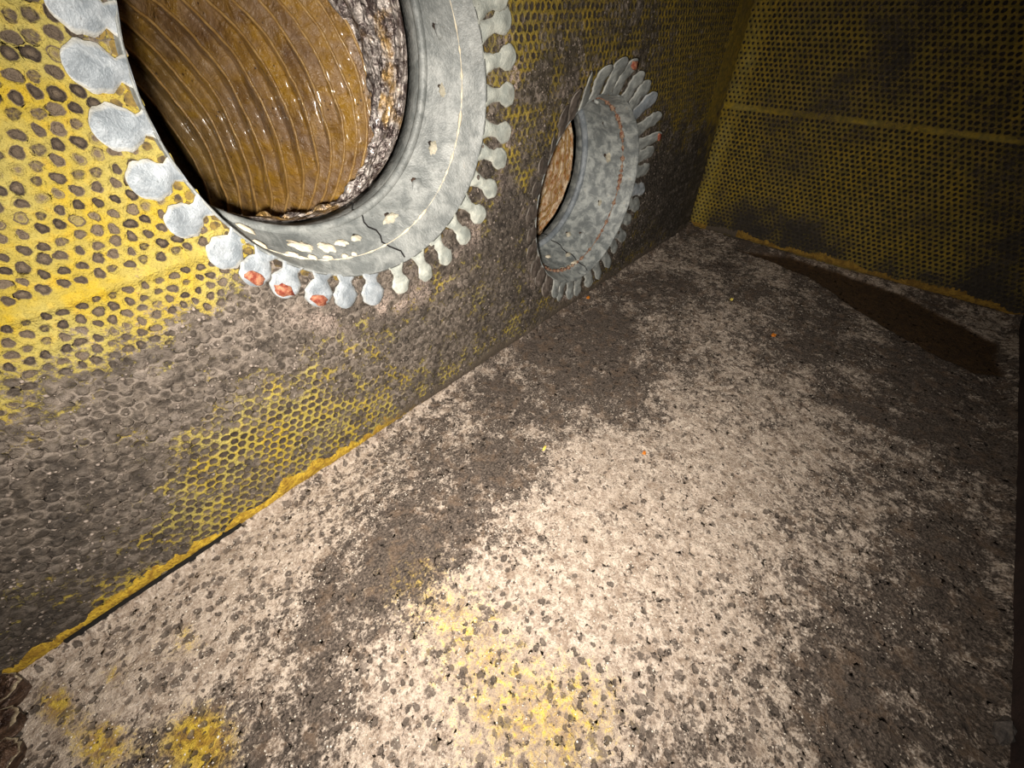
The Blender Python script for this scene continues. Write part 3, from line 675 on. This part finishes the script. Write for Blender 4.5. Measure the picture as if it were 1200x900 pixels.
chunk('liner_chip', 'tiny orange chip on the floor just below the farther collar', 'chip', (1.42, .845, .020), .010, M_or, (1, .8, .5), 2)
chunk('liner_chip', 'tiny orange chip on the far floor, right of two, toward the end wall', 'chip', (1.712, .127, .006), .011, M_or, (1, .8, .5), 3)
chunk('liner_chip', 'tiny yellow chip on the far floor, left of two, toward the end wall', 'chip', (1.872, .361, .006), .010, M_yl, (1, .7, .5), 4)
chunk('liner_chip', 'tiny orange chip on the brightest middle part of the floor', 'chip', (.821, .217, .005), .007, M_or, (1, .8, .5), 5)
chunk('dust_clump', 'grey rounded clump against the right wall at the lower right corner', 'clump', (.69, -.592, .018), .020, M_lumpy, (1.3, .6, 1), 6)
# crumpled brown foil flap with pale torn rim at the lower left corner
def foil():
    root = empty('foil_flap', (-.56, .79, 0)); tag(root, 'crumpled brown foil flap with pale torn rim at the lower left corner', 'foil scrap')
    for k, (cx, cy, rx, ry, z) in enumerate(((-.560, .835, .040, .030, .045), (-.577, .775, .045, .028, .040), (-.590, .715, .05, .034, .035))):
        R_ = random.Random(50+k); n = 30; m = 12; V = []; E = []; F = []
        rim = [1+.07*R_.uniform(-1, 1) for _ in range(n)]
        for i in range(m):
            q = (i+1)/m
            for j in range(n):
                a = j*2*math.pi/n; rr = q*(1+(rim[j]-1)*q)
                V.append((cx+rx*rr*math.cos(a), cy+ry*rr*math.sin(a), z+.010*(1-q)+.004*math.sin(q*9+k)+.004*R_.uniform(-1, 1)*(.3+q)-(.0)*q)); E.append(.9 if i >= m-1 else .0)
        V.append((cx, cy, z)); E.append(0)
        for j in range(n): F.append((m*n, j, (j+1) % n))
        for i in range(m-1):
            for j in range(n): F.append((i*n+j, (i+1)*n+j, (i+1)*n+(j+1) % n, i*n+(j+1) % n))
        # folded-down skirt
        d0 = len(V)
        for j in range(n): V.append(tuple(q_-.0008*(i_ == 2) for i_, q_ in enumerate(V[(m-1)*n+j]))); E.append(0)
        b0 = len(V)
        for j in range(n): x, y, _ = V[(m-1)*n+j]; V.append((cx+(x-cx)*.80, cy+(y-cy)*.80, .004)); E.append(0)
        for j in range(n): F.append((d0+j, b0+j, b0+(j+1) % n, d0+(j+1) % n))
        mesh('foil_lobe', V, F, M_foil, root, attrs={'edge': E})
foil()

# ---------------------------------------------------------------- grit: uncountable specks lying on the floor and stuck on the left wall
def grit(name, label, n, place, mat, r0, r1, flat=.6, parent=None):
    base = np.array([(1,0,0),(0,1,0),(-1,0,0),(0,-1,0),(0,0,1),(0,0,-1)], float)
    tri = np.array([(0,1,4),(1,2,4),(2,3,4),(3,0,4),(1,0,5),(2,1,5),(3,2,5),(0,3,5)])
    c, nrm = place(n); n = len(c)
    r = r0+(r1-r0)*rng.random(n)**3
    V = base[None]*(.7+.6*rng.random((n, 6, 1)))*r[:, None, None]
    th = rng.random(n)*6.28; ct, st_ = np.cos(th)[:, None], np.sin(th)[:, None]
    V = np.stack([V[..., 0]*ct-V[..., 1]*st_, V[..., 0]*st_+V[..., 1]*ct, V[..., 2]*flat], -1)
    if nrm == 'y': V = V[..., [0, 2, 1]]
    V = (V+c[:, None]).reshape(-1, 3); T = (tri[None]+6*np.arange(n)[:, None, None]).reshape(-1, 3)
    o = bigmesh(name, V, np.zeros((0, 4), int), T, mat, {}); tag(o, label, kind='stuff'); o.parent = parent; return o
def onfloor(lo, hi):
    def f(n):
        u = FX+.3+(BX-FX-.4)*rng.random(n*3)**1.2; v = RY+.02+(W-RY-.04)*rng.random(n*3)
        l = floor_lum(u, v); k = (l > lo) & (l < hi) & (polydist(u, v) > .02); u, v = u[k][:n], v[k][:n]
        h = .012*(fbm(u, v, 5, 4, 91)-.5)+.007*(fbm(u, v, 40, 3, 92)-.5)
        return np.stack([u, v, h+.0005], -1), 'z'
    return f
M_grit = mat_plain('pale_grit', (.80, .75, .69), (.92, .89, .84), .45, 20); M_gritd = mat_plain('dark_grit', (.20, .16, .13), (.38, .33, .29), .7, 20)
grit('pale_grit', 'fine pale grit scattered over the duct floor', 15000, onfloor(.15, 2), M_grit, .0009, .0028, parent=fl)
grit('dark_grit', 'fine dark brown grit scattered over the duct floor', 3500, onfloor(-.5, 2), M_gritd, .0012, .0042, parent=fl)
def onwall(n):
    u = -.6+2.6*rng.random(n*4); v = .04+1.0*rng.random(n*4); d = wall_dirt(u, v)
    k = (d > .55+.25*rng.random(len(d))) & keepw(u, v); u, v = u[k][:n], v[k][:n]
    h = .010*(fbm(u, v, 3, 3, 21)-.5)+.0045*(fbm(u, v, 22, 3, 22)-.5)
    return np.stack([u, W-h-.0005, v], -1), 'y'
M_lump = mat_plain('grey_dust_lumps', (.33, .29, .255), (.60, .55, .51), .8, 26)
grit('dust_lumps', 'small grey-brown dust lumps stuck on the left wall', 5000, onwall, M_lump, .0014, .0055, .45, parent=wl)
